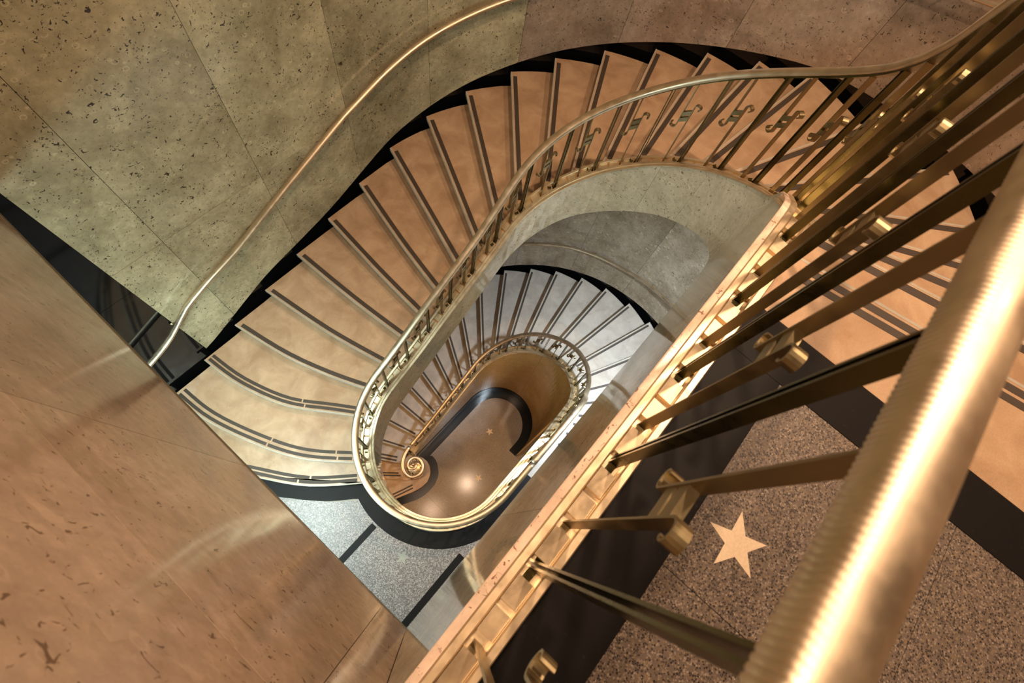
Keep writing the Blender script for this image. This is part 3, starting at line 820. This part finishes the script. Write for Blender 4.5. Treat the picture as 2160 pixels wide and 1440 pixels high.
# knob in the eye of the volute
def lathe(prof, c, k=20):
    rings = [[(c[0] + rr * cos(2 * pi * i / k), c[1] + rr * sin(2 * pi * i / k), z) for i in range(k)] for rr, z in prof]
    return loft(rings)
obj('volute_eye', *lathe([(.004, zv + .0), (.02, zv - .005), (.032, zv - .03), (.034, zv - .07), (.02, zv - .09)], (VX, VY)), M_RAIL, balL, smooth=True)
# newel drum and bars below the volute
obj('newel_base', *lathe([(.15, 2 * H - .02), (.15, 2 * H + .03), (.14, 2 * H + .055), (.11, 2 * H + .06), (.10, 2 * H + .05)], (VX, VY), 32), M_SHOE, balL, smooth=True)
obj('newel_skirt', *lathe([(.168, H), (.168, 2 * H - .021), (.15, 2 * H - .02)], (VX, VY), 32), M_BLACK, balL)
for i in range(12):
    th = 2 * pi * i / 12; rr = .125
    c_, s_2 = cos(th), sin(th)
    q_ = [(rr - .012, -.004), (rr + .012, -.004), (rr + .012, .004), (rr - .012, .004)]
    rings = [[(VX + u * c_ - v * s_2, VY + u * s_2 + v * c_, z) for u, v in q_] for z in (2 * H + .04, zv - .14)]
    obj('baluster', *loft(rings), M_SCR, balL)

# ------------------------------------------------------------------ wall handrails
def wall_rail(label, T, loc, zt, par_name='wall_handrail'):
    th_ = thing(par_name, label, 'handrail', loc)
    ts = [T[0][0] + (T[-1][0] - T[0][0]) * i / 110 for i in range(111)]
    tab = smooth_table([(t, z) for t, z, d in T], T[0][0], T[-1][0], .04, .05)
    dt = smooth_table([(t, d) for t, z, d in T], T[0][0], T[-1][0], .04, .03)
    rings = []
    for t in ts:
        (px, py), (mx, my) = wall_pt(t, RW - interp(dt, t)); z = interp(tab, t)
        rg = []
        for i in range(10):
            u = 2 * pi * i / 10; rg.append((px + mx * .030 * cos(u), py + my * .030 * cos(u), z + .022 * sin(u)))
        rings.append(rg)
    obj('rail', *loft(rings), M_RAIL, th_, smooth=True)
    k = int((T[-1][0] - T[0][0]) / 1.0)
    for i in range(k):
        t = T[0][0] + .35 + i * 1.0
        (px, py), (mx, my) = wall_pt(t, RW - interp(dt, t)); z = interp(tab, t); (wx, wy), _ = wall_pt(t, RW)
        pth = [(px, py, z - .015), (px - mx * .01, py - my * .01, z - .05), (wx + mx * .01, wy + my * .01, z - .07), (wx - mx * .001, wy - my * .001, z - .07)]
        rings = []
        for j, p in enumerate(pth):
            rr = .008 if j < 3 else .02
            rg = []
            for q in range(8):
                u = 2 * pi * q / 8
                if j < 2: rg.append((p[0] + rr * cos(u) * my - mx * 0, p[1] - rr * cos(u) * mx, p[2] + (rr * sin(u) if j else 0) ) if j else (p[0] + rr * cos(u) * my + rr * sin(u) * mx, p[1] - rr * cos(u) * mx + rr * sin(u) * my, p[2]))
                else: rg.append((p[0] + rr * cos(u) * my, p[1] - rr * cos(u) * mx, p[2] + rr * sin(u)))
            rings.append(rg)
        obj('bracket', *loft(rings), M_SCR, th_)
    return th_
tx = t_of_x; arc0 = tx(X1)
ta = lambda phi: arc0 + math.radians(90 - phi) * RW
DW = .085
TR = [(tx(-1.7), ZN - 3.20, .115), (tx(-1.1), ZN - 3.12, .115), (tx(-.75), ZN - 3.02, .115), (tx(-.57), ZN - 2.95, .115), (tx(-.44), ZN - 2.893, .11), (tx(-.28), ZN - 2.80, DW), (tx(-.18), ZN - 2.71, DW), (tx(.09), ZN - 2.60, DW), (tx(.43), ZN - 2.49, DW), (tx(1.02), ZN - 2.222, DW), (tx(1.78), ZN - 1.895, DW), (ta(76), ZN - 1.606, DW), (ta(55), ZN - 1.37, DW), (ta(33), ZN - .99, DW), (ta(10), ZN - .64, DW), (ta(-10), ZN - .35, DW), (ta(-26), ZN - .15, DW), (ta(-42), ZN + .05, DW)]
wall_rail('slim brass handrail on the olive marble wall beside the upper stair', TR, (X0, YCO + RW - .08, ZN - 2.5), ZN)
TR2 = [(tx(-.9), Z1 - 2.9, DW), (tx(.39), Z1 - 2.60, DW), (tx(1.35), Z1 - 2.27, DW), (tx(2.1), Z1 - 1.95, DW), (ta(65), Z1 - 1.60, DW), (ta(39), Z1 - 1.20, DW), (ta(21), Z1 - .945, DW), (ta(1), Z1 - .74, DW), (ta(-16), Z1 - .49, DW), (ta(-29), Z1 - .30, DW), (ta(-50), Z1 + .0, DW)]
wall_rail('brass handrail on the curved marble wall beside the lower flight, seen through the well', TR2, (X1 + 2, YC, Z1 - 1.), Z1)
